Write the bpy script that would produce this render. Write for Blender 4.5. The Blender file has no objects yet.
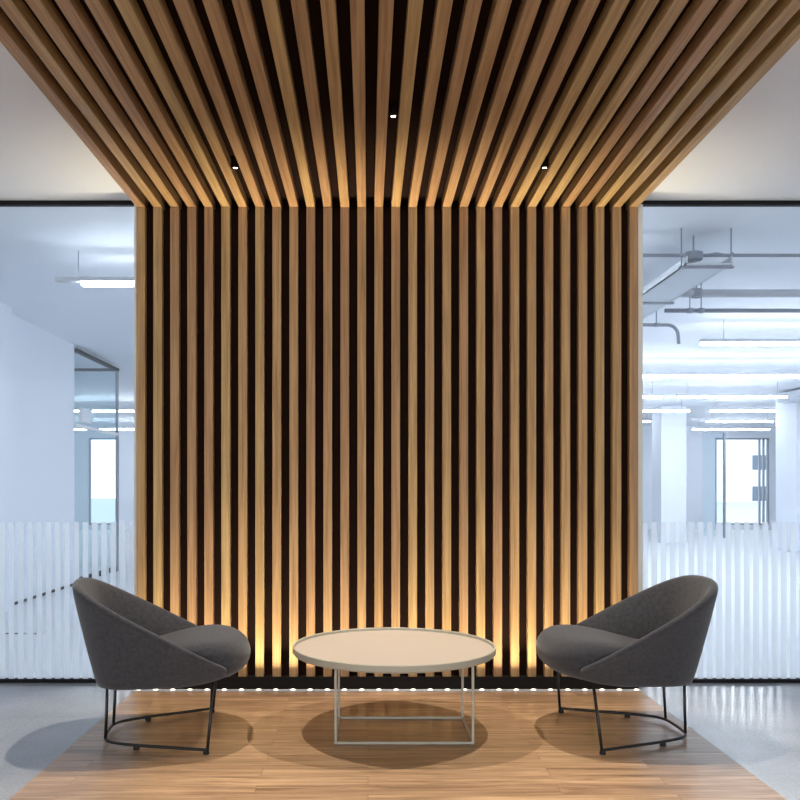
import bpy, bmesh, math, random
from mathutils import Vector, Matrix

random.seed(7)
PI = math.pi
scene = bpy.context.scene
COL = scene.collection

# ------------------------------------------------------------------ helpers
def link(o, parent=None):
    COL.objects.link(o)
    if parent is not None:
        o.parent = parent
    return o

def obj(name, bm, mat, parent=None, smooth=False, sub=0, bevel=0.0, label=None):
    me = bpy.data.meshes.new(name)
    bmesh.ops.recalc_face_normals(bm, faces=bm.faces[:])
    bm.to_mesh(me)
    bm.free()
    if smooth:
        for p in me.polygons:
            p.use_smooth = True
    o = bpy.data.objects.new(name, me)
    if mat:
        me.materials.append(mat)
    link(o, parent)
    if bevel:
        m = o.modifiers.new('Bevel', 'BEVEL')
        m.width = bevel
        m.segments = 2
        m.limit_method = 'ANGLE'
    if sub:
        m = o.modifiers.new('Subdivision', 'SUBSURF')
        m.levels = sub
        m.render_levels = sub
    if label:
        o['label'] = label
    return o

def tag(o, label, cat, group=None):
    o['label'] = label
    o['category'] = cat
    if group:
        o['group'] = group
    return o

def thing(name, label, cat, loc=(0, 0, 0), rz=0.0, group=None):
    o = bpy.data.objects.new(name, None)
    o.empty_display_size = 0.1
    o.location = loc
    o.rotation_euler = (0, 0, rz)
    link(o)
    return tag(o, label, cat, group)

def struct(o):
    o['kind'] = 'structure'
    return o

def box(bm, x0, x1, y0, y1, z0, z1):
    vs = [bm.verts.new((x, y, z)) for z in (z0, z1) for x, y in ((x0, y0), (x1, y0), (x1, y1), (x0, y1))]
    for f in ((3, 2, 1, 0), (4, 5, 6, 7), (0, 1, 5, 4), (1, 2, 6, 5), (2, 3, 7, 6), (3, 0, 4, 7)):
        bm.faces.new([vs[i] for i in f])
    return bm

def boxes(*bs):
    bm = bmesh.new()
    for b in bs:
        box(bm, *b)
    return bm

def tube(bm, pts, r, n=10, closed=False, rot=0.0):
    pts = [Vector(p) for p in pts]
    m = len(pts)
    rings = []
    prev = None
    for i, p in enumerate(pts):
        if closed:
            t = pts[(i + 1) % m] - pts[i - 1]
        else:
            t = pts[min(i + 1, m - 1)] - pts[max(i - 1, 0)]
        t.normalize()
        if prev is None:
            ref = Vector((0, 0, 1)) if abs(t.z) < 0.9 else Vector((1, 0, 0))
            a = t.cross(ref).normalized()
        else:
            a = (prev - t * prev.dot(t)).normalized()
        prev = a
        b = t.cross(a)
        rings.append([bm.verts.new(p + a * (r * math.cos(2 * PI * k / n + rot)) + b * (r * math.sin(2 * PI * k / n + rot))) for k in range(n)])
    for i in range(m if closed else m - 1):
        A, B = rings[i], rings[(i + 1) % m]
        for k in range(n):
            bm.faces.new((A[k], A[(k + 1) % n], B[(k + 1) % n], B[k]))
    if not closed:
        bm.faces.new(rings[0][::-1])
        bm.faces.new(rings[-1])
    return bm

def lathe(bm, prof, n=64, cx=0, cy=0):
    rings = []
    for r, z in prof:
        if r < 1e-6:
            rings.append([bm.verts.new((cx, cy, z))])
        else:
            rings.append([bm.verts.new((cx + r * math.cos(2 * PI * k / n), cy + r * math.sin(2 * PI * k / n), z)) for k in range(n)])
    for A, B in zip(rings, rings[1:]):
        for k in range(n):
            k2 = (k + 1) % n
            if len(A) == 1 and len(B) == 1:
                continue
            if len(A) == 1:
                bm.faces.new((A[0], B[k2], B[k]))
            elif len(B) == 1:
                bm.faces.new((A[k], A[k2], B[0]))
            else:
                bm.faces.new((A[k], A[k2], B[k2], B[k]))
    return bm

def spline(pts, n):
    """Catmull-Rom through pts (tuples), n samples evenly in parameter."""
    P = [Vector(p) for p in pts]
    out = []
    segs = len(P) - 1
    for i in range(n):
        t = i / (n - 1) * segs
        k = min(int(t), segs - 1)
        f = t - k
        p1, p2 = P[k], P[k + 1]
        p0 = P[k - 1] if k > 0 else p1 * 2 - p2
        p3 = P[k + 2] if k + 2 <= segs else p2 * 2 - p1
        out.append(0.5 * ((2 * p1) + (p2 - p0) * f + (2 * p0 - 5 * p1 + 4 * p2 - p3) * f * f + (3 * p1 - p0 - 3 * p2 + p3) * f ** 3))
    return out

# ------------------------------------------------------------------ materials
class N:
    def __init__(self, name):
        self.m = bpy.data.materials.new(name)
        self.m.use_nodes = True
        self.t = self.m.node_tree
        self.b = self.t.nodes['Principled BSDF']
        self.out = self.t.nodes['Material Output']

    def n(self, typ, **kw):
        nd = self.t.nodes.new(typ)
        for k, v in kw.items():
            if k.startswith('i_'):
                key = k[2:]
                nd.inputs[int(key) if key.isdigit() else key.replace('_', ' ')].default_value = v
            else:
                setattr(nd, k, v)
        return nd

    def l(self, a, b):
        self.t.links.new(a, b)

def plain(name, col, rough=0.5, metal=0.0, bump=0.0, bscale=200.0, var=0.0, vscale=6.0, spec=0.5):
    w = N(name)
    w.b.inputs['Roughness'].default_value = rough
    w.b.inputs['Metallic'].default_value = metal
    w.b.inputs['Specular IOR Level'].default_value = spec
    tc = w.n('ShaderNodeTexCoord')
    nz = w.n('ShaderNodeTexNoise', i_Scale=vscale, i_Detail=4.0)
    w.l(tc.outputs['Object'], nz.inputs['Vector'])
    mx = w.n('ShaderNodeMix', data_type='RGBA')
    mx.inputs['A'].default_value = (*[c * (1 - var) for c in col], 1)
    mx.inputs['B'].default_value = (*[min(1, c * (1 + var)) for c in col], 1)
    w.l(nz.outputs['Fac'], mx.inputs['Factor'])
    w.l(mx.outputs['Result'], w.b.inputs['Base Color'])
    if bump:
        n2 = w.n('ShaderNodeTexNoise', i_Scale=bscale, i_Detail=3.0)
        w.l(tc.outputs['Object'], n2.inputs['Vector'])
        bp = w.n('ShaderNodeBump', i_Strength=bump, i_Distance=0.002)
        w.l(n2.outputs['Fac'], bp.inputs['Height'])
        w.l(bp.outputs['Normal'], w.b.inputs['Normal'])
    return w.m

def emitter(name, col, strength):
    w = N(name)
    w.t.nodes.remove(w.b)
    e = w.n('ShaderNodeEmission')
    e.inputs['Color'].default_value = (*col, 1)
    e.inputs['Strength'].default_value = strength
    w.l(e.outputs[0], w.out.inputs['Surface'])
    return w.m

PITCH = 0.105
SLAT_W = 0.0525
WX0 = -1.430
NS = 30
WX1 = WX0 + (NS - 1) * PITCH + SLAT_W      # right edge of the feature wall

def slat_wood(name, along):
    """Oak slats: one tone per slat, grain stretched along the slat."""
    w = N(name)
    tc = w.n('ShaderNodeTexCoord')
    sx = w.n('ShaderNodeSeparateXYZ')
    w.l(tc.outputs['Object'], sx.inputs[0])
    a = w.n('ShaderNodeMath', operation='SUBTRACT', i_1=WX0 - 0.026)
    w.l(sx.outputs['X'], a.inputs[0])
    d = w.n('ShaderNodeMath', operation='DIVIDE', i_1=PITCH)
    w.l(a.outputs[0], d.inputs[0])
    f = w.n('ShaderNodeMath', operation='FLOOR')
    w.l(d.outputs[0], f.inputs[0])
    f2 = w.n('ShaderNodeMath', operation='ADD', i_1=13.37 if along == 'Z' else 71.9)
    w.l(f.outputs[0], f2.inputs[0])
    wn = w.n('ShaderNodeTexWhiteNoise', noise_dimensions='1D')
    w.l(f2.outputs[0], wn.inputs['W'])
    # grain
    mp = w.n('ShaderNodeMapping')
    mp.inputs['Scale'].default_value = (60, 60, 1.6) if along == 'Z' else (60, 1.6, 60)
    w.l(tc.outputs['Object'], mp.inputs['Vector'])
    off = w.n('ShaderNodeVectorMath', operation='ADD')
    w.l(mp.outputs[0], off.inputs[0])
    sc = w.n('ShaderNodeVectorMath', operation='SCALE', i_Scale=40.0)
    w.l(wn.outputs['Color'], sc.inputs[0])
    w.l(sc.outputs[0], off.inputs[1])
    nz = w.n('ShaderNodeTexNoise', i_Scale=1.0, i_Detail=5.0, i_Roughness=0.6, i_Distortion=0.6)
    w.l(off.outputs[0], nz.inputs['Vector'])
    cr = w.n('ShaderNodeValToRGB')
    cr.color_ramp.elements[0].position = 0.30
    cr.color_ramp.elements[0].color = (0.280, 0.158, 0.070, 1)
    cr.color_ramp.elements[1].position = 0.72
    cr.color_ramp.elements[1].color = (0.540, 0.350, 0.172, 1)
    w.l(nz.outputs['Fac'], cr.inputs['Fac'])
    tone = w.n('ShaderNodeValToRGB')
    tone.color_ramp.elements[0].color = (0.88, 0.80, 0.82, 1)
    tone.color_ramp.elements[1].color = (1.06, 1.12, 0.98, 1)
    e = tone.color_ramp.elements.new(0.5)
    e.color = (1.0, 0.95, 0.90, 1)
    w.l(wn.outputs['Value'], tone.inputs['Fac'])
    mx = w.n('ShaderNodeMix', data_type='RGBA', blend_type='MULTIPLY')
    mx.inputs['Factor'].default_value = 1.0
    w.l(cr.outputs[0], mx.inputs['A'])
    w.l(tone.outputs[0], mx.inputs['B'])
    w.l(mx.outputs['Result'], w.b.inputs['Base Color'])
    w.b.inputs['Roughness'].default_value = 0.55
    w.b.inputs['Specular IOR Level'].default_value = 0.3
    bp = w.n('ShaderNodeBump', i_Strength=0.15, i_Distance=0.001)
    w.l(nz.outputs['Fac'], bp.inputs['Height'])
    w.l(bp.outputs['Normal'], w.b.inputs['Normal'])
    return w.m

def floor_wood():
    w = N('oak floor planks')
    tc = w.n('ShaderNodeTexCoord')
    br = w.n('ShaderNodeTexBrick', offset=0.37, offset_frequency=2)
    br.inputs['Scale'].default_value = 1.0
    br.inputs['Brick Width'].default_value = 1.25
    br.inputs['Row Height'].default_value = 0.105
    br.inputs['Mortar Size'].default_value = 0.0012
    br.inputs['Mortar Smooth'].default_value = 0.3
    br.inputs['Bias'].default_value = 0.0
    br.inputs['Color1'].default_value = (0.0, 0.0, 0.0, 1)
    br.inputs['Color2'].default_value = (1.0, 1.0, 1.0, 1)
    br.inputs['Mortar'].default_value = (0.5, 0.5, 0.5, 1)
    w.l(tc.outputs['Object'], br.inputs['Vector'])
    mp = w.n('ShaderNodeMapping')
    mp.inputs['Scale'].default_value = (2.2, 38, 1)
    w.l(tc.outputs['Object'], mp.inputs['Vector'])
    off = w.n('ShaderNodeVectorMath', operation='MULTIPLY_ADD')
    w.l(br.outputs['Color'], off.inputs[0])
    off.inputs[1].default_value = (17, 9, 5)
    w.l(mp.outputs[0], off.inputs[2])
    nz = w.n('ShaderNodeTexNoise', i_Scale=1.0, i_Detail=6.0, i_Roughness=0.62, i_Distortion=0.9)
    w.l(off.outputs[0], nz.inputs['Vector'])
    cr = w.n('ShaderNodeValToRGB')
    cr.color_ramp.elements[0].position = 0.33
    cr.color_ramp.elements[0].color = (0.190, 0.110, 0.062, 1)
    cr.color_ramp.elements[1].position = 0.70
    cr.color_ramp.elements[1].color = (0.530, 0.350, 0.212, 1)
    w.l(nz.outputs['Fac'], cr.inputs['Fac'])
    tone = w.n('ShaderNodeValToRGB')
    tone.color_ramp.elements[0].color = (0.82, 0.80, 0.78, 1)
    tone.color_ramp.elements[1].color = (1.06, 1.06, 1.04, 1)
    w.l(br.outputs['Color'], tone.inputs['Fac'])
    mx = w.n('ShaderNodeMix', data_type='RGBA', blend_type='MULTIPLY')
    mx.inputs['Factor'].default_value = 1.0
    w.l(cr.outputs[0], mx.inputs['A'])
    w.l(tone.outputs[0], mx.inputs['B'])
    dk = w.n('ShaderNodeMix', data_type='RGBA', blend_type='MULTIPLY')
    w.l(br.outputs['Fac'], dk.inputs['Factor'])
    w.l(mx.outputs['Result'], dk.inputs['A'])
    dk.inputs['B'].default_value = (0.45, 0.40, 0.36, 1)
    w.l(dk.outputs['Result'], w.b.inputs['Base Color'])
    w.b.inputs['Roughness'].default_value = 0.34
    w.b.inputs['Specular IOR Level'].default_value = 0.45
    bp = w.n('ShaderNodeBump', i_Strength=0.12, i_Distance=0.001)
    w.l(nz.outputs['Fac'], bp.inputs['Height'])
    w.l(bp.outputs['Normal'], w.b.inputs['Normal'])
    return w.m

def floor_stone():
    w = N('grey polished terrazzo tile')
    tc = w.n('ShaderNodeTexCoord')
    n1 = w.n('ShaderNodeTexNoise', i_Scale=2.4, i_Detail=5.0)
    n2 = w.n('ShaderNodeTexNoise', i_Scale=70.0, i_Detail=3.0)
    w.l(tc.outputs['Object'], n1.inputs['Vector'])
    w.l(tc.outputs['Object'], n2.inputs['Vector'])
    ad = w.n('ShaderNodeMath', operation='MULTIPLY_ADD', i_1=0.5)
    w.l(n1.outputs['Fac'], ad.inputs[0])
    hf = w.n('ShaderNodeMath', operation='MULTIPLY', i_1=0.5)
    w.l(n2.outputs['Fac'], hf.inputs[0])
    w.l(hf.outputs[0], ad.inputs[2])
    cr = w.n('ShaderNodeValToRGB')
    cr.color_ramp.elements[0].position = 0.32
    cr.color_ramp.elements[0].color = (0.195, 0.200, 0.215, 1)
    cr.color_ramp.elements[1].position = 0.68
    cr.color_ramp.elements[1].color = (0.325, 0.332, 0.348, 1)
    w.l(ad.outputs[0], cr.inputs['Fac'])
    br = w.n('ShaderNodeTexBrick', offset=0.5)
    br.inputs['Scale'].default_value = 1.0
    br.inputs['Brick Width'].default_value = 0.9
    br.inputs['Row Height'].default_value = 0.45
    br.inputs['Mortar Size'].default_value = 0.0015
    w.l(tc.outputs['Object'], br.inputs['Vector'])
    mx = w.n('ShaderNodeMix', data_type='RGBA', blend_type='MULTIPLY')
    w.l(br.outputs['Fac'], mx.inputs['Factor'])
    w.l(cr.outputs[0], mx.inputs['A'])
    mx.inputs['B'].default_value = (0.7, 0.7, 0.7, 1)
    w.l(mx.outputs['Result'], w.b.inputs['Base Color'])
    w.b.inputs['Roughness'].default_value = 0.20
    w.b.inputs['Specular IOR Level'].default_value = 0.6
    return w.m

def fabric():
    w = N('charcoal melange wool')
    tc = w.n('ShaderNodeTexCoord')
    n1 = w.n('ShaderNodeTexNoise', i_Scale=260.0, i_Detail=3.0, i_Roughness=0.7)
    w.l(tc.outputs['Object'], n1.inputs['Vector'])
    n3 = w.n('ShaderNodeTexNoise', i_Scale=55.0, i_Detail=3.0, i_Roughness=0.7)
    w.l(tc.outputs['Object'], n3.inputs['Vector'])
    av = w.n('ShaderNodeMath', operation='ADD')
    w.l(n1.outputs['Fac'], av.inputs[0])
    w.l(n3.outputs['Fac'], av.inputs[1])
    hv = w.n('ShaderNodeMath', operation='MULTIPLY', i_1=0.5)
    w.l(av.outputs[0], hv.inputs[0])
    cr = w.n('ShaderNodeValToRGB')
    cr.color_ramp.elements[0].position = 0.33
    cr.color_ramp.elements[0].color = (0.027, 0.027, 0.031, 1)
    cr.color_ramp.elements[1].position = 0.66
    cr.color_ramp.elements[1].color = (0.069, 0.068, 0.076, 1)
    w.l(hv.outputs[0], cr.inputs['Fac'])
    w.l(cr.outputs[0], w.b.inputs['Base Color'])
    w.b.inputs['Roughness'].default_value = 0.95
    w.b.inputs['Specular IOR Level'].default_value = 0.15
    w.b.inputs['Sheen Weight'].default_value = 0.25
    w.b.inputs['Sheen Roughness'].default_value = 0.5
    bp = w.n('ShaderNodeBump', i_Strength=0.35, i_Distance=0.002)
    w.l(n1.outputs['Fac'], bp.inputs['Height'])
    w.l(bp.outputs['Normal'], w.b.inputs['Normal'])
    return w.m

def glass(name, tint=(1, 1, 1), refl=0.06, haze=0.0):
    """Architectural pane: clear, light tint, a mirror reflection that grows at grazing angles."""
    w = N(name)
    w.t.nodes.remove(w.b)
    tr = w.n('ShaderNodeBsdfTransparent')
    tr.inputs['Color'].default_value = (*tint, 1)
    gl = w.n('ShaderNodeBsdfGlossy')
    gl.inputs['Roughness'].default_value = 0.02
    lw = w.n('ShaderNodeFresnel', i_IOR=1.25)
    mx = w.n('ShaderNodeMixShader')
    geo = w.n('ShaderNodeNewGeometry')
    ff = w.n('ShaderNodeMath', operation='SUBTRACT', i_0=1.0)      # reflect once, off the near face of the pane
    w.l(geo.outputs['Backfacing'], ff.inputs[1])
    fm = w.n('ShaderNodeMath', operation='MULTIPLY')
    w.l(lw.outputs[0], fm.inputs[0])
    w.l(ff.outputs[0], fm.inputs[1])
    w.l(fm.outputs[0], mx.inputs[0])
    w.l(tr.outputs[0], mx.inputs[1])
    w.l(gl.outputs[0], mx.inputs[2])
    last = mx
    if haze:
        df = w.n('ShaderNodeBsdfTranslucent')
        df.inputs['Color'].default_value = (0.9, 0.93, 0.97, 1)
        m2 = w.n('ShaderNodeMixShader')
        m2.inputs[0].default_value = haze
        w.l(mx.outputs[0], m2.inputs[1])
        w.l(df.outputs[0], m2.inputs[2])
        last = m2
    w.l(last.outputs[0], w.out.inputs['Surface'])
    return w.m

def frosted_film():
    w = N('white frosted film')
    w.t.nodes.remove(w.b)
    tr = w.n('ShaderNodeBsdfTransparent')
    tl = w.n('ShaderNodeBsdfTranslucent')
    tl.inputs['Color'].default_value = (0.95, 0.97, 1.0, 1)
    df = w.n('ShaderNodeBsdfDiffuse')
    df.inputs['Color'].default_value = (0.90, 0.93, 0.97, 1)
    m1 = w.n('ShaderNodeMixShader')
    m1.inputs[0].default_value = 0.30
    w.l(tl.outputs[0], m1.inputs[1])
    w.l(df.outputs[0], m1.inputs[2])
    m2 = w.n('ShaderNodeMixShader')
    m2.inputs[0].default_value = FILM
    w.l(tr.outputs[0], m2.inputs[1])
    w.l(m1.outputs[0], m2.inputs[2])
    w.l(m2.outputs[0], w.out.inputs['Surface'])
    return w.m

FILM = 0.55
M = {}
M['slat_wall'] = slat_wood('oak wall slats', 'Z')
M['slat_ceiling'] = slat_wood('oak ceiling slats', 'Y')
M['backing'] = plain('dark brown backing board', (0.014, 0.006, 0.004), 0.9, var=0.2, spec=0.08)
M['plinth'] = plain('black recessed plinth', (0.012, 0.010, 0.009), 0.8, spec=0.1)
M['wood_floor'] = floor_wood()
M['stone'] = floor_stone()
M['white'] = plain('white matt paint', (0.80, 0.80, 0.81), 0.8, var=0.015, vscale=1.2)
M['office_white'] = plain('cool white office paint', (0.77, 0.81, 0.88), 0.7, var=0.02, vscale=0.8)
M['carpet'] = plain('pale grey office floor', (0.70, 0.73, 0.77), 0.55, var=0.04, vscale=3)
M['black'] = plain('black aluminium profile', (0.010, 0.011, 0.013), 0.6, spec=0.12)
M['jamb'] = plain('cream glazing bead', (0.90, 0.87, 0.80), 0.5)
M['fabric'] = fabric()
M['steel_dark'] = plain('black powder coated steel', (0.007, 0.007, 0.008), 0.42, spec=0.5)
M['rubber'] = plain('black rubber', (0.010, 0.010, 0.010), 0.7)
M['table_top'] = plain('pale beige lacquered table top', (0.43, 0.37, 0.315), 0.42, var=0.03, vscale=5)
M['table_rim'] = plain('greige lacquered tray rim', (0.38, 0.355, 0.28), 0.5)
M['table_frame'] = plain('greige powder coated steel', (0.44, 0.41, 0.32), 0.5)
M['galv'] = plain('galvanised sheet steel', (0.62, 0.66, 0.72), 0.5, metal=0.1, var=0.08, vscale=9)
M['pipe'] = plain('grey painted pipe', (0.26, 0.29, 0.35), 0.5)
M['lamp_body'] = plain('silver lamp housing', (0.55, 0.58, 0.63), 0.4, metal=0.2)
M['glass'] = glass('clear glass', (0.965, 0.985, 1.0), haze=0.03)
M['glass_green'] = glass('pale teal glass', (0.925, 0.972, 0.985), haze=0.02)
M['glass_window'] = glass('window glass', (0.95, 0.99, 1.0))
M['film'] = frosted_film()
M['facade'] = plain('pale rendered facade', (0.78, 0.79, 0.80), 0.8, var=0.05, vscale=0.4)
M['facade_glass'] = plain('dark facade window', (0.10, 0.13, 0.20), 0.2)
M['street'] = plain('grey street paving', (0.40, 0.40, 0.41), 0.8, var=0.1)
M['lamp_light'] = emitter('cool white lamp diffuser', (0.90, 0.95, 1.0), 46.0)
M['lamp_up'] = emitter('soft lamp uplight', (0.90, 0.95, 1.0), 4.5)
M['diode'] = emitter('warm white led', (1.0, 0.88, 0.70), 3.5)
M['spot_lens'] = emitter('warm white spot lens', (1.0, 0.90, 0.74), 14.0)

# ------------------------------------------------------------------ key sizes
EYE = 1.24
FPX = 830.0
WY = 5.12           # front face of the wall slats
GY = 5.30           # glass line
CZ = 3.07           # plaster ceiling
SZ = 2.975          # underside of the ceiling slats
XL, XR = -3.75, 14.0  # office side walls
YB = 24.5           # far office wall

# ------------------------------------------------------------------ setting
struct(obj('floor', boxes((-6.5, WX0, -3.5, GY + 0.02, -0.1, 0), (WX1, 6.5, -3.5, GY + 0.02, -0.1, 0),
                          (WX0, WX1, -3.5, -1.5, -0.1, 0)), M['stone']))
struct(obj('floor_wood', boxes((WX0, WX1, -1.5, GY, -0.1, 0.0)), M['wood_floor']))
struct(obj('floor_office', boxes((-11.0, 15.0, GY + 0.02, YB + 0.3, -0.1, 0)), M['carpet']))
struct(obj('ceiling', boxes((-6.5, 6.5, -3.5, GY + 0.02, CZ, CZ + 0.12)), M['white']))
struct(obj('ceiling_office', boxes((-11.0, 15.0, GY + 0.02, YB + 0.3, CZ, CZ + 0.12)), M['office_white']))
struct(obj('wall_left', boxes((-6.62, -6.5, -3.5, GY, 0, CZ)), M['white']))
struct(obj('wall_right', boxes((6.5, 6.62, -3.5, GY, 0, CZ)), M['white']))
struct(obj('wall_core', boxes((WX0, WX1, WY + 0.085, GY + 0.12, 0.0, CZ)), M['backing']))
struct(obj('wall_office_left', boxes((XL - 0.12, XL, GY + 0.05, 10.6, 0, CZ)), M['office_white']))
struct(obj('wall_office_far_left', boxes((-11.0, -10.88, GY + 0.05, YB, 0, CZ)), M['office_white']))
struct(obj('wall_office_right', boxes((XR, XR + 0.12, GY + 0.05, YB, 0, CZ)), M['office_white']))
# far wall with two window openings
wl, wr = (-8.25, -7.35), (10.25, 11.85)
wz0, wz1 = 0.15, 2.72
struct(obj('wall_office_back', boxes(
    (-11.0, wl[0], YB, YB + 0.2, 0, CZ), (wl[1], wr[0], YB, YB + 0.2, 0, CZ), (wr[1], 15.0, YB, YB + 0.2, 0, CZ),
    (wl[0], wl[1], YB, YB + 0.2, 0, wz0), (wl[0], wl[1], YB, YB + 0.2, wz1, CZ),
    (wr[0], wr[1], YB, YB + 0.2, 0, wz0), (wr[0], wr[1], YB, YB + 0.2, wz1, CZ)), M['office_white']))

def far_window(i, x0, x1, mull):
    t = struct(bpy.data.objects.new('window_%d' % i, None))
    link(t)
    b = 0.05
    bm = boxes((x0, x1, YB + 0.02, YB + 0.1, wz0, wz0 + b), (x0, x1, YB + 0.02, YB + 0.1, wz1 - b, wz1),
               (x0, x0 + b, YB + 0.02, YB + 0.1, wz0, wz1), (x1 - b, x1, YB + 0.02, YB + 0.1, wz0, wz1))
    for m in mull:
        box(bm, m - 0.02, m + 0.02, YB + 0.02, YB + 0.1, wz0, wz1)
    obj('window_frame', bm, M['pipe'], t)
    obj('glass_pane', boxes((x0 + b, x1 - b, YB + 0.05, YB + 0.06, wz0 + b, wz1 - b)), M['glass_window'], t)
far_window(3, wl[0], wl[1], [])
far_window(4, wr[0], wr[1], [11.58, 11.70])

# glazed partitions either side of the feature wall
def glazing(i, x0, x1, jamb_x):
    t = struct(bpy.data.objects.new('window_%d' % i, None))
    link(t)
    obj('top_rail', boxes((x0, x1, GY - 0.02, GY + 0.02, CZ - 0.028, CZ - 0.0005)), M['black'], t)
    obj('bottom_rail', boxes((x0, x1, GY - 0.02, GY + 0.02, 0.0005, 0.024)), M['black'], t)
    obj('glass_pane', boxes((x0, x1, GY - 0.006, GY + 0.006, 0.024, CZ - 0.028)), M['glass'], t)
    obj('jamb', boxes((jamb_x - 0.026, jamb_x + 0.026, GY - 0.03, GY + 0.02, 0.024, CZ - 0.028)), M['jamb'], t)
    bm = bmesh.new()
    p, w = 0.0590, 0.036
    n = int((x1 - x0) / p)
    for k in range(n):
        a = x0 + 0.02 + k * p
        box(bm, a, a + w, GY - 0.0085, GY - 0.0065, 0.024, 1.022)
    obj('frosted_stripes', bm, M['film'], t)
glazing(1, -6.5, WX0 - 0.002, WX0 - 0.029)
glazing(2, WX1 + 0.002, 6.5, WX1 + 0.052)

# ------------------------------------------------------------------ slatted feature wall and canopy
t = thing('slatted_wall', 'tall feature wall of upright oak slats behind the chairs and table', 'wall panel', (0, WY, 0))
bm = bmesh.new()
for k in range(NS):
    x = WX0 + k * PITCH
    box(bm, x, x + SLAT_W, 0, 0.048, 0.076, SZ - 0.002)
obj('slat_panel', bm, M['slat_wall'], t, bevel=0.0015)
obj('backing_board', boxes((WX0, WX1, 0.048, 0.084, 0.0, SZ - 0.002)), M['backing'], t, label='dark brown backing board')
obj('plinth', boxes((WX0, WX1, -0.012, 0.0475, 0.0005, 0.075)), M['plinth'], t, label='black recessed plinth')

t = thing('slatted_ceiling', 'oak slat canopy hanging over the seating, running to the slatted wall', 'ceiling canopy', (0, 0, SZ))
bm = bmesh.new()
for k in range(NS):
    x = WX0 + k * PITCH
    box(bm, x, x + SLAT_W, -1.5, WY + 0.084, 0, 0.062)
obj('slat_panel', bm, M['slat_ceiling'], t, bevel=0.0015)
obj('backing_board', boxes((WX0, WX1, -1.5, WY + 0.084, 0.062, 0.0945)), M['backing'], t, label='dark brown backing board')

# ------------------------------------------------------------------ lights in the canopy
def light(name, typ, parent, loc, rot, energy, col, **kw):
    d = bpy.data.lights.new(name, typ)
    d.energy = energy
    d.color = col
    for k, v in kw.items():
        setattr(d, k, v)
    o = bpy.data.objects.new(name, d)
    link(o, parent)
    o.location = loc
    o.rotation_euler = rot
    return o

def gap_x(x):
    k = round((x - WX0 - SLAT_W - 0.02625) / PITCH)
    return WX0 + k * PITCH + SLAT_W + 0.02625

SPOT_E = 265.0
def downlight(x, y, label, energy, size=69, tilt=-14):
    t = thing('downlight', label, 'ceiling spotlight', (gap_x(x), y, SZ), 0, 'spotlights between the ceiling slats')
    bm = lathe(bmesh.new(), [(0.0, 0.060), (0.022, 0.060), (0.022, 0.002), (0.014, 0.002), (0.0125, 0.010), (0.0, 0.010)], 24)
    obj('housing', bm, M['backing'], t)
    bm = lathe(bmesh.new(), [(0.0, 0.0095), (0.0110, 0.0095), (0.0110, 0.005), (0.0, 0.003)], 24)
    obj('lens', bm, M['spot_lens'], t)
    light('spot_beam', 'SPOT', t, (0, 0, -0.004), (math.radians(tilt), 0, 0), energy, (1.0, 0.91, 0.78),
          spot_size=math.radians(size), spot_blend=0.35, shadow_soft_size=0.012)
downlight(-0.717, 4.51, 'left of the two small spotlights in the canopy nearest the slatted wall', SPOT_E)
downlight(0.976, 4.51, 'right of the two small spotlights in the canopy nearest the slatted wall', SPOT_E)
downlight(0.134, 3.885, 'small spotlight in the middle of the canopy, farther from the slatted wall', 10.0)
downlight(-0.9, 2.15, 'left added canopy spotlight, out of view nearest the viewer, to brighten the floor before the table', 230.0, 60, 0)  # unseen lamp above the frame, added to brighten the foreground floor
downlight(1.15, 2.15, 'right added canopy spotlight, out of view nearest the viewer, to brighten the floor before the table', 230.0, 60, 0)  # right-hand partner, also added out of view as foreground fill

# ------------------------------------------------------------------ led strip along the foot of the wall
t = thing('light_strip', 'row of small warm lights on the floor along the foot of the slatted wall', 'light strip', (0, 5.075, 0))
obj('channel', boxes((WX0, WX1, -0.016, 0.016, 0.0005, 0.006)), M['lamp_body'], t, label='slim metal channel')
dm = None
for k in range(NS):
    x = WX0 + 0.026 + k * (WX1 - WX0 - 0.052) / (NS - 1)
    if dm is None:
        bm = lathe(bmesh.new(), [(0.0150, 0.0), (0.013, 0.004), (0.008, 0.0055), (0.0, 0.006)], 16)
        dm = obj('diode', bm, M['diode'], t, smooth=True)
        dm.scale = (1, 0.55, 1)
        dm.location = (x, 0, 0.006)
    else:
        c = dm.copy()
        link(c, t)
        c.location = (x, 0, 0.006)
light('wall_washer', 'AREA', t, ((WX0 + WX1) / 2, -0.014, 0.014), (math.radians(180 - 3), 0, 0), 25.0, (1.0, 0.87, 0.62),
      shape='RECTANGLE', size=WX1 - WX0 - 0.02, size_y=0.008, spread=math.radians(50))

# ------------------------------------------------------------------ tub chairs
def rim_z(x):
    return 0.790 - 0.520 * (x + 0.42)

RIM = [(-.420, 0), (-.412, .11), (-.378, .215), (-.295, .305), (-.15, .362), (.06, .385), (.235, .375), (.350, .332)]
BOT = [(-.298, 0), (-.293, .09), (-.258, .168), (-.165, .228), (-.02, .262), (.13, .278), (.25, .282), (.335, .272)]

def u_curve(half, n):
    h = spline([(x, y, 0) for x, y in half], n)
    return [Vector((p.x, -p.y, 0)) for p in h[::-1]][:-1] + h

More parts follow.
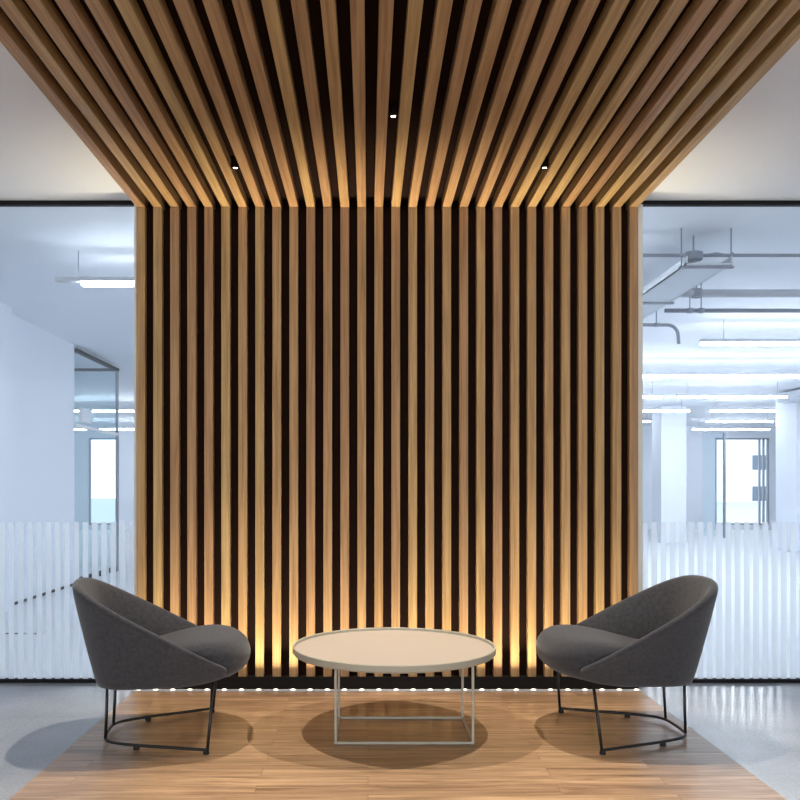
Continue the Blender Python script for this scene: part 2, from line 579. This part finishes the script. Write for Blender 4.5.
def shell_mesh():
    bm = bmesh.new()
    n = 26
    R, B = u_curve(RIM, n), u_curve(BOT, n)
    m = len(R)
    rows = []
    th = 0.055
    for i in range(m):
        r, b = R[i], B[i]
        tg = (R[min(i + 1, m - 1)] - R[max(i - 1, 0)]).normalized()
        inn = Vector((tg.y, -tg.x, 0))            # towards the inside of the U
        if inn.dot(Vector((0.1, 0, 0)) - r) < 0:
            inn = -inn
        zr = rim_z(r.x)
        zb = 0.272 + 0.014 * max(0, min(1, (b.x + 0.25) / 0.3)) + 0.045 * max(0, (b.x - 0.05) / 0.28) ** 2
        H = zr - zb
        pts = []
        pts.append(Vector((max(-0.22, min(b.x, 0.30)), b.y * 0.02, zb)))
        pts.append(Vector((b.x, b.y, 0)) * 0.8 + Vector((0, 0, zb)))
        pts.append(b + inn * 0.008 + Vector((0, 0, zb)))
        for s in (0.02, 0.3, 0.6, 0.85):
            p = b.lerp(r, s) - inn * (0.005 * math.sin(PI * s))
            pts.append(Vector((p.x, p.y, zb + H * s)))
        pts.append(r + inn * 0.004 + Vector((0, 0, zr - 0.018)))
        pts.append(r + inn * 0.014 + Vector((0, 0, zr - 0.002)))
        pts.append(r + inn * 0.034 + Vector((0, 0, zr)))
        pts.append(r + inn * (th - 0.004) + Vector((0, 0, zr - 0.014)))
        ir = r + inn * th
        ib = b + inn * (th - 0.005)
        zi = min(0.36, zr - 0.05)
        for s in (0.10, 0.4, 0.75, 1.0):
            p = ir.lerp(ib, s)
            pts.append(Vector((p.x, p.y, (zr - 0.02) * (1 - s) + zi * s)))
        rows.append([bm.verts.new(p) for p in pts])
    for A, Bw in zip(rows, rows[1:]):
        for k in range(len(A) - 1):
            bm.faces.new((A[k], A[k + 1], Bw[k + 1], Bw[k]))
    for row in (rows[0], rows[-1]):               # close the two front ends
        bm.faces.new(row[2:])
    return bm

SEAT = [(-.315, 0), (-.30, .12), (-.235, .215), (-.11, .275), (.07, .318), (.23, .330), (.345, .305), (.412, .225), (.447, .115), (.456, 0)]

def cushion_mesh():
    bm = bmesh.new()
    h = spline([(x, y, 0) for x, y in SEAT], 28)
    loop = h + [Vector((p.x, -p.y, 0)) for p in h[::-1]][1:-1]
    c = Vector((0.10, 0, 0))
    prof = [(0.0, 0.0), (0.45, 0.0), (0.80, 0.03), (0.93, 0.16), (0.99, 0.40), (1.0, 0.60), (0.975, 0.80), (0.91, 0.935), (0.80, 0.99), (0.55, 1.0), (0.28, 1.0), (0.0, 1.0)]
    def zt(p):
        f = max(0.0, min(1.0, (p.x + 0.28) / 0.55))
        f = f * f * (3 - 2 * f)
        crown = 0.016 * (1 - (p.y / 0.33) ** 2)
        droop = 0.05 * max(0.0, (p.x - 0.28) / 0.19) ** 2
        return 0.405 + 0.097 * f + crown - droop
    def zb(p):
        return 0.300 + 0.018 * max(0.0, (p.x - 0.2) / 0.26)
    rings = []
    for s, v in prof:
        if s == 0:
            p = c
            rings.append([bm.verts.new((p.x, p.y, zb(p) * (1 - v) + zt(p) * v))])
            continue
        ring = []
        for q in loop:
            p = c + (q - c) * s
            ring.append(bm.verts.new((p.x, p.y, zb(p) * (1 - v) + zt(p) * v)))
        rings.append(ring)
    n = len(loop)
    for A, B in zip(rings, rings[1:]):
        for k in range(n):
            k2 = (k + 1) % n
            if len(A) == 1:
                bm.faces.new((A[0], B[k2], B[k]))
            elif len(B) == 1:
                bm.faces.new((A[k], A[k2], B[0]))
            else:
                bm.faces.new((A[k], A[k2], B[k2], B[k]))
    return bm

def make_chair(label):
    t = thing('tub_chair', label, 'armchair', (0, 0, 0), 0, 'charcoal tub chairs facing each other')
    obj('shell', shell_mesh(), M['fabric'], t, smooth=True, sub=1)
    obj('seat_cushion', cushion_mesh(), M['fabric'], t, smooth=True, sub=1)
    r = 0.0075
    zr = 0.021
    half = [(.25, .368), (.17, .340), (.04, .293), (-.085, .248), (-.175, .205), (-.225, .165), (-.250, .105), (-.256, 0)]
    loop = spline([(x, y, zr) for x, y in half], 40)
    path = loop + [Vector((p.x, -p.y, p.z)) for p in loop[::-1]][1:]
    obj('base_rail', tube(bmesh.new(), path, r, 8), M['steel_dark'], t, smooth=True)
    for s in (-1, 1):
        obj('leg', tube(bmesh.new(), [(.25, s * .368, zr - r), (.262, s * .355, 0.14), (.274, s * .315, 0.31)], r, 8), M['steel_dark'], t, smooth=True)
    for s in (-1, 1):
        obj('leg', tube(bmesh.new(), [(-.246, s * .125, zr), (-.240, s * .130, 0.15), (-.236, s * .135, 0.285)], r, 8), M['steel_dark'], t, smooth=True)
    for x, y in ((.245, .362), (-.085, .248), (.245, -.362), (-.085, -.248)):
        obj('glide', lathe(bmesh.new(), [(0.0, 0.0005), (0.014, 0.0005), (0.015, 0.004), (0.013, zr - 0.004), (0.0, zr - 0.004)], 16, x, y), M['rubber'], t, smooth=False)
    return t

def copy_tree(o, label):
    c = o.copy()
    COL.objects.link(c)
    c['label'] = label
    for ch in list(o.children):
        d = ch.copy()
        COL.objects.link(d)
        d.parent = c
    return c

left = make_chair('charcoal fabric tub chair on thin black legs, left of the round table')
right = copy_tree(left, 'charcoal fabric tub chair on thin black legs, right of the round table')
left.location = (-1.050, 4.190, 0.0)
left.rotation_euler = (0, 0, math.radians(8.5))
right.location = (1.325, 4.235, 0.0)
right.rotation_euler = (0, 0, math.radians(180 + 2))

# ------------------------------------------------------------------ coffee table
t = thing('coffee_table', 'low round pale tray table on a thin square-rod frame between the chairs', 'table', (0.134, 4.29, 0))
R = 0.522
obj('table_top', lathe(bmesh.new(), [(0.0, 0.404), (R - 0.018, 0.404), (R - 0.012, 0.418), (0.0, 0.4185)], 128), M['table_top'], t, label='pale beige top surface')
obj('rim', lathe(bmesh.new(), [(0.0, 0.392), (R - 0.03, 0.392), (R - 0.006, 0.396), (R, 0.404), (R, 0.430), (R - 0.003, 0.433), (R - 0.009, 0.433), (R - 0.0115, 0.430), (R - 0.0115, 0.402), (0.0, 0.402)], 128), M['table_rim'], t, smooth=False, label='slightly raised greige rim')
a = 0.006
fx0, fx1, fy0, fy1 = -0.291, 0.374, -0.270, 0.172
for x in (fx0, fx1):
    for y in (fy0, fy1):
        obj('leg', boxes((x - a, x + a, y - a, y + a, 0.0005, 0.391)), M['table_frame'], t, bevel=0.001)
for y in (fy0, fy1):
    obj('base_rail', boxes((fx0 + a, fx1 - a, y - a, y + a, 0.0005, 2 * a)), M['table_frame'], t, bevel=0.001)
for x in (fx0, fx1):
    obj('base_rail', boxes((x - a, x + a, fy0 + a, fy1 - a, 0.0005, 2 * a)), M['table_frame'], t, bevel=0.001)

# ------------------------------------------------------------------ the office behind the glass
ROW0, ROWP = 6.40, 2.65
def pendant(x0, x1, y, label, group=None, inset=0.02):
    w = 0.035
    t = thing('pendant_lamp', label, 'pendant lamp', ((x0 + x1) / 2, y, 2.80), 0, group)
    L = (x1 - x0) / 2
    obj('lamp_housing', boxes((-L, L, -w, w, 0.0285, 0.062)), M['lamp_body'], t, bevel=0.003)
    obj('diffuser', boxes((-L + inset, L - 0.02, -w + 0.004, w - 0.004, 0.0, 0.028)), M['lamp_light'], t)
    obj('uplight_lens', boxes((-L + 0.02, L - 0.02, -w + 0.012, w - 0.012, 0.0622, 0.0628)), M['lamp_up'], t)
    for s in (-1, 1):
        obj('suspension_cable', tube(bmesh.new(), [(s * L * 0.82, 0, 0.0632), (s * L * 0.82, 0, CZ - 2.801)], 0.0035, 6), M['pipe'], t)
    return t

def row(k):
    return ROW0 + ROWP * k

pendant(-2.40, -0.55, row(0), 'slim pendant lamp behind the left glass, just above the slatted wall edge', None, 0.20)
RIGHT = 'linear pendant lamps behind the right glass'
pendant(3.62, 6.5, row(1), 'nearest, brightest linear pendant lamp behind the right glass', RIGHT)
pendant(2.4, 7.2, row(2), 'second linear pendant lamp row behind the right glass, full width of it', RIGHT)
pendant(3.1, 5.10, row(3), 'third-row linear pendant lamp behind the right glass, beside the slatted wall', RIGHT)
pendant(5.34, 7.25, row(3), 'third-row linear pendant lamp behind the right glass, farther from the slatted wall', RIGHT)
pendant(4.6, 6.6, row(4), 'fourth-row linear pendant lamp behind the right glass, beside the slatted wall', RIGHT)
pendant(7.0, 8.6, row(4), 'fourth-row linear pendant lamp behind the right glass, left of the broad column', RIGHT)
pendant(5.6, 6.7, row(5), 'fifth-row short pendant lamp behind the right glass, beside the slatted wall', RIGHT)
pendant(8.0, 9.6, row(5), 'fifth-row linear pendant lamp behind the right glass, above the teal glazing', RIGHT)
pendant(8.7, 10.8, row(6), 'farthest linear pendant lamp behind the right glass, above the bright far window', RIGHT)
pendant(0.2, 2.0, row(0), 'added linear pendant lamp hidden behind the slatted wall to brighten the office, nearest it')  # unseen lamp added behind the slats to lift the office light
pendant(-0.9, 0.9, row(1), 'added linear pendant lamp hidden behind the slatted wall to brighten the office, second from it')  # added fill for the office, hidden by the feature wall
pendant(1.2, 2.2, row(1), 'added short linear pendant lamp hidden behind the slatted wall to brighten the office, second row')  # short added fill lamp, out of sight behind the wall
pendant(-1.2, 1.2, row(2), 'added linear pendant lamp hidden behind the slatted wall to brighten the office, third from it')  # last of the hidden lamps added to brighten the office
LEFT = 'far linear pendant lamps behind the left glass'
pendant(-6.4, -3.4, row(4), 'nearer of two far pendant lamps behind the left glass, seen past the teal partition', LEFT)
pendant(-8.2, -5.0, row(6), 'farther of two far pendant lamps behind the left glass, seen past the teal partition', LEFT)

# ceiling services on the right
t = thing('cable_tray', 'broad grey cable tray hanging under the office ceiling behind the right glass', 'cable tray', (2.45, 0, 2.80))
y0, y1 = 5.78, 8.3
obj('tray', boxes((-0.23, 0.09, y0, y1, 0, 0.008), (-0.23, -0.222, y0, y1, 0, 0.055), (0.082, 0.09, y0, y1, 0, 0.055)), M['galv'], t)
for y in (y0 + 0.06, y0 + 1.2, y1 - 0.1):
    obj('cross_bracket', boxes((-0.26, 0.12, y - 0.015, y + 0.015, -0.014, -0.001)), M['pipe'], t)
    for x in (-0.245, 0.105):
        obj('hanger_rod', tube(bmesh.new(), [(x, y, -0.014), (x, y, CZ - 2.801)], 0.005, 6), M['pipe'], t)

def pipe(name, label, cat, pts, r, hang, mat='pipe', group=None):
    t = thing(name, label, cat, (0, 0, 0), 0, group)
    obj('pipe_run', tube(bmesh.new(), pts, r, 12), M[mat], t, smooth=True)
    for x, y, z in hang:
        obj('hanger_rod', tube(bmesh.new(), [(x, y, z), (x, y, CZ - 0.001)], 0.005, 6), M['pipe'], t)
        obj('pipe_clamp', lathe(bmesh.new(), [(r + 0.001, z - r), (r + 0.012, z - r), (r + 0.012, z + r), (r + 0.001, z + r)], 12, x, y), M['pipe'], t)
    return t

pipe('conduit_pipe', 'thin conduit crossing the office ceiling above the cable tray, right glass', 'pipe',
     [(1.75, 6.12, 2.955), (6.0, 6.12, 2.955)], 0.013, [(3.3, 6.12, 2.955), (4.4, 6.12, 2.955)])
t = thing('junction_box', 'small round grey junction box on the thin conduit over the cable tray', 'junction box', (2.36, 6.02, 2.925))
obj('box_body', lathe(bmesh.new(), [(0, -0.035), (0.06, -0.035), (0.066, -0.02), (0.066, 0.02), (0.03, 0.03), (0.0, 0.03)], 20), M['pipe'], t)
obj('cable_tail', tube(bmesh.new(), [(0.05, 0, 0), (0.16, -0.02, 0.012), (0.27, 0, 0.0), (0.29, 0, 0.02)], 0.008, 8), M['pipe'], t)
obj('mounting_stem', tube(bmesh.new(), [(0, 0, 0.03), (0, 0, CZ - 2.926)], 0.006, 6), M['pipe'], t)
pipe('duct_pipe', 'thick pale grey duct below the conduit behind the right glass', 'pipe',
     [(2.62, 6.95, 2.87), (6.2, 6.95, 2.87)], 0.034, [(2.75, 6.95, 2.87), (5.0, 6.95, 2.87)], 'lamp_body')
pipe('sprinkler_pipe', 'grey pipe on two short hangers under the thick duct, right glass', 'pipe',
     [(2.61, 7.30, 2.80), (6.2, 7.30, 2.80)], 0.019, [(2.83, 7.30, 2.80), (2.93, 7.30, 2.80), (5.5, 7.30, 2.80)])
el = [(2.2, 7.6, 2.733), (2.66, 7.6, 2.733)]
el += [(2.74 + 0.10 * math.sin(u), 7.6, 2.633 + 0.10 * math.cos(u)) for u in [k * PI / 12 for k in range(0, 7)]]
el += [(2.845, 7.6, 2.56)]
pipe('elbow_pipe', 'thin grey pipe bending downward at its end, right glass beside the slatted wall', 'pipe',
     el, 0.015, [(2.64, 7.6, 2.733)])
t = thing('air_duct', 'wide flat grey air duct high beside the broad column, right edge', 'duct', (8.9, 15.3, 2.86))
obj('duct_body', boxes((-1.1, 1.1, -0.5, 0.5, 0, 0.17)), M['galv'], t, bevel=0.01)
for x in (-0.9, 0.9):
    obj('hanger_rod', tube(bmesh.new(), [(x, 0, 0.17), (x, 0, CZ - 2.861)], 0.008, 6), M['pipe'], t)

# columns
def column(x0, x1, y0, y1, label):
    o = obj('column', boxes((x0, x1, y0, y1, 0, CZ)), M['office_white'], None, bevel=0.01)
    tag(o, label, 'column', 'white office columns')
    return o
column(XL + 0.002, -3.60, 7.75, 8.40, 'shallow white column against the left office wall, at the photo edge')
column(8.2, 9.0, 15.9, 16.7, 'broad white column behind the right glass, at the photo edge')
column(6.57, 7.14, 18.6, 19.2, 'white column behind the right glass near the slatted wall')

# glazed room on the left
t = thing('glass_partition', 'teal glass partition with dark top rail at the end of the left white wall', 'glass partition', (XL, 10.6, 0))
obj('top_rail', boxes((-0.03, 0.03, 0.01, 1.82, 2.985, 3.025)), M['black'], t)
obj('glass_pane', boxes((-0.006, 0.006, 0.01, 1.80, 0.05, 2.985)), M['glass_green'], t)
obj('glass_pane', boxes((-1.9, -0.03, 1.79, 1.802, 0.05, 2.985)), M['glass_green'], t)
obj('top_rail', boxes((-1.9, -0.03, 1.77, 1.82, 2.985, 3.025)), M['black'], t)
obj('corner_post', boxes((-0.02, 0.02, 1.785, 1.82, 0.0005, 2.985)), M['pipe'], t)
obj('transom', boxes((-0.025, 0.025, 0.01, 1.78, 2.02, 2.06)), M['white'], t, label='white transom bar')
for k in range(4):
    y = 0.25 + k * 0.45
    obj('base_clamp', boxes((-0.03, 0.03, y - 0.09, y + 0.09, 0.0005, 0.075)), M['black'], t)
o = obj('baseboard_left', boxes((XL + 0.0005, XL + 0.014, GY + 0.06, 7.745, 0.0005, 0.03), (XL + 0.0005, XL + 0.014, 8.405, 10.6, 0.0005, 0.03)), M['black'])
struct(o)
t = thing('wall_panel', 'small square white panel on the left office wall beside the teal glass', 'wall panel', (XL - 0.06, 10.72, 2.19))
obj('panel_box', boxes((0.068, 0.11, 0.02, 0.42, -0.09, 0.09)), M['white'], t)
obj('panel_lip', boxes((0.1105, 0.116, 0.035, 0.405, -0.075, 0.075)), M['office_white'], t)

t = thing('floor_grille', 'small dark slotted grille set in the office floor behind the left stripes', 'floor grille', (-2.93, 7.05, 0.0005))
obj('grille_frame', boxes((-0.17, 0.17, -0.05, 0.05, 0, 0.003)), M['lamp_body'], t)
for k in range(5):
    obj('slot', boxes((-0.15 + k * 0.062, -0.105 + k * 0.062, -0.022, 0.022, 0.0032, 0.0045)), M['black'], t)

# teal glazing in front of the far right window
t = thing('glass_partition', 'pale teal glazed screen beside the bright far window, right side', 'glass partition', (8.82, 20.6, 0))
obj('glass_pane', boxes((-0.52, 0.0, -0.006, 0.006, 0.04, 2.60)), M['glass_green'], t)
obj('end_post', boxes((0.0, 0.05, -0.03, 0.03, 0.0005, 2.62)), M['pipe'], t)
obj('top_rail', boxes((-0.52, 0.0, -0.02, 0.02, 2.60, 2.62)), M['pipe'], t)

# street and house outside the far windows
struct(obj('ground_outside', boxes((-60, 80, YB + 0.4, 110, -0.3, -0.15)), M['street']))
t = thing('street_building', 'pale building with small dark windows seen through the far right window', 'building', (37.9, 80, -0.15))
obj('facade', boxes((-27, 27, 0, 10, 0, 22)), M['facade'], t)
for r in range(4):
    for c in range(9):
        x = -24.0 + c * 6.0
        z = 0.15 + r * 3.0
        obj('window', boxes((x - 0.85, x + 0.85, -0.05, 0.0, z, z + 1.4)), M['facade_glass'], t)

# ------------------------------------------------------------------ world, camera, view
wd = bpy.data.worlds.new('daylight')
scene.world = wd
wd.use_nodes = True
bg = wd.node_tree.nodes['Background']
bg.inputs['Color'].default_value = (0.92, 0.96, 1.0, 1)
bg.inputs['Strength'].default_value = 2.9

cam = bpy.data.cameras.new('camera')
co = bpy.data.objects.new('camera', cam)
link(co)
co.location = (0, 0, EYE)
co.rotation_euler = (PI / 2, 0, 0)
cam.sensor_fit = 'HORIZONTAL'
cam.sensor_width = 36.0
cam.lens = FPX / 800 * 36.0
cam.shift_x = (400 - 368) / 800
cam.shift_y = (488 - 400) / 800
cam.clip_start = 0.05
cam.clip_end = 200
scene.camera = co
scene.cycles.transparent_max_bounces = 32

vs = scene.view_settings
vs.view_transform = 'Standard'
vs.look = 'None'
vs.gamma = 1.0
vs.use_curve_mapping = False
vs.exposure = 0.0
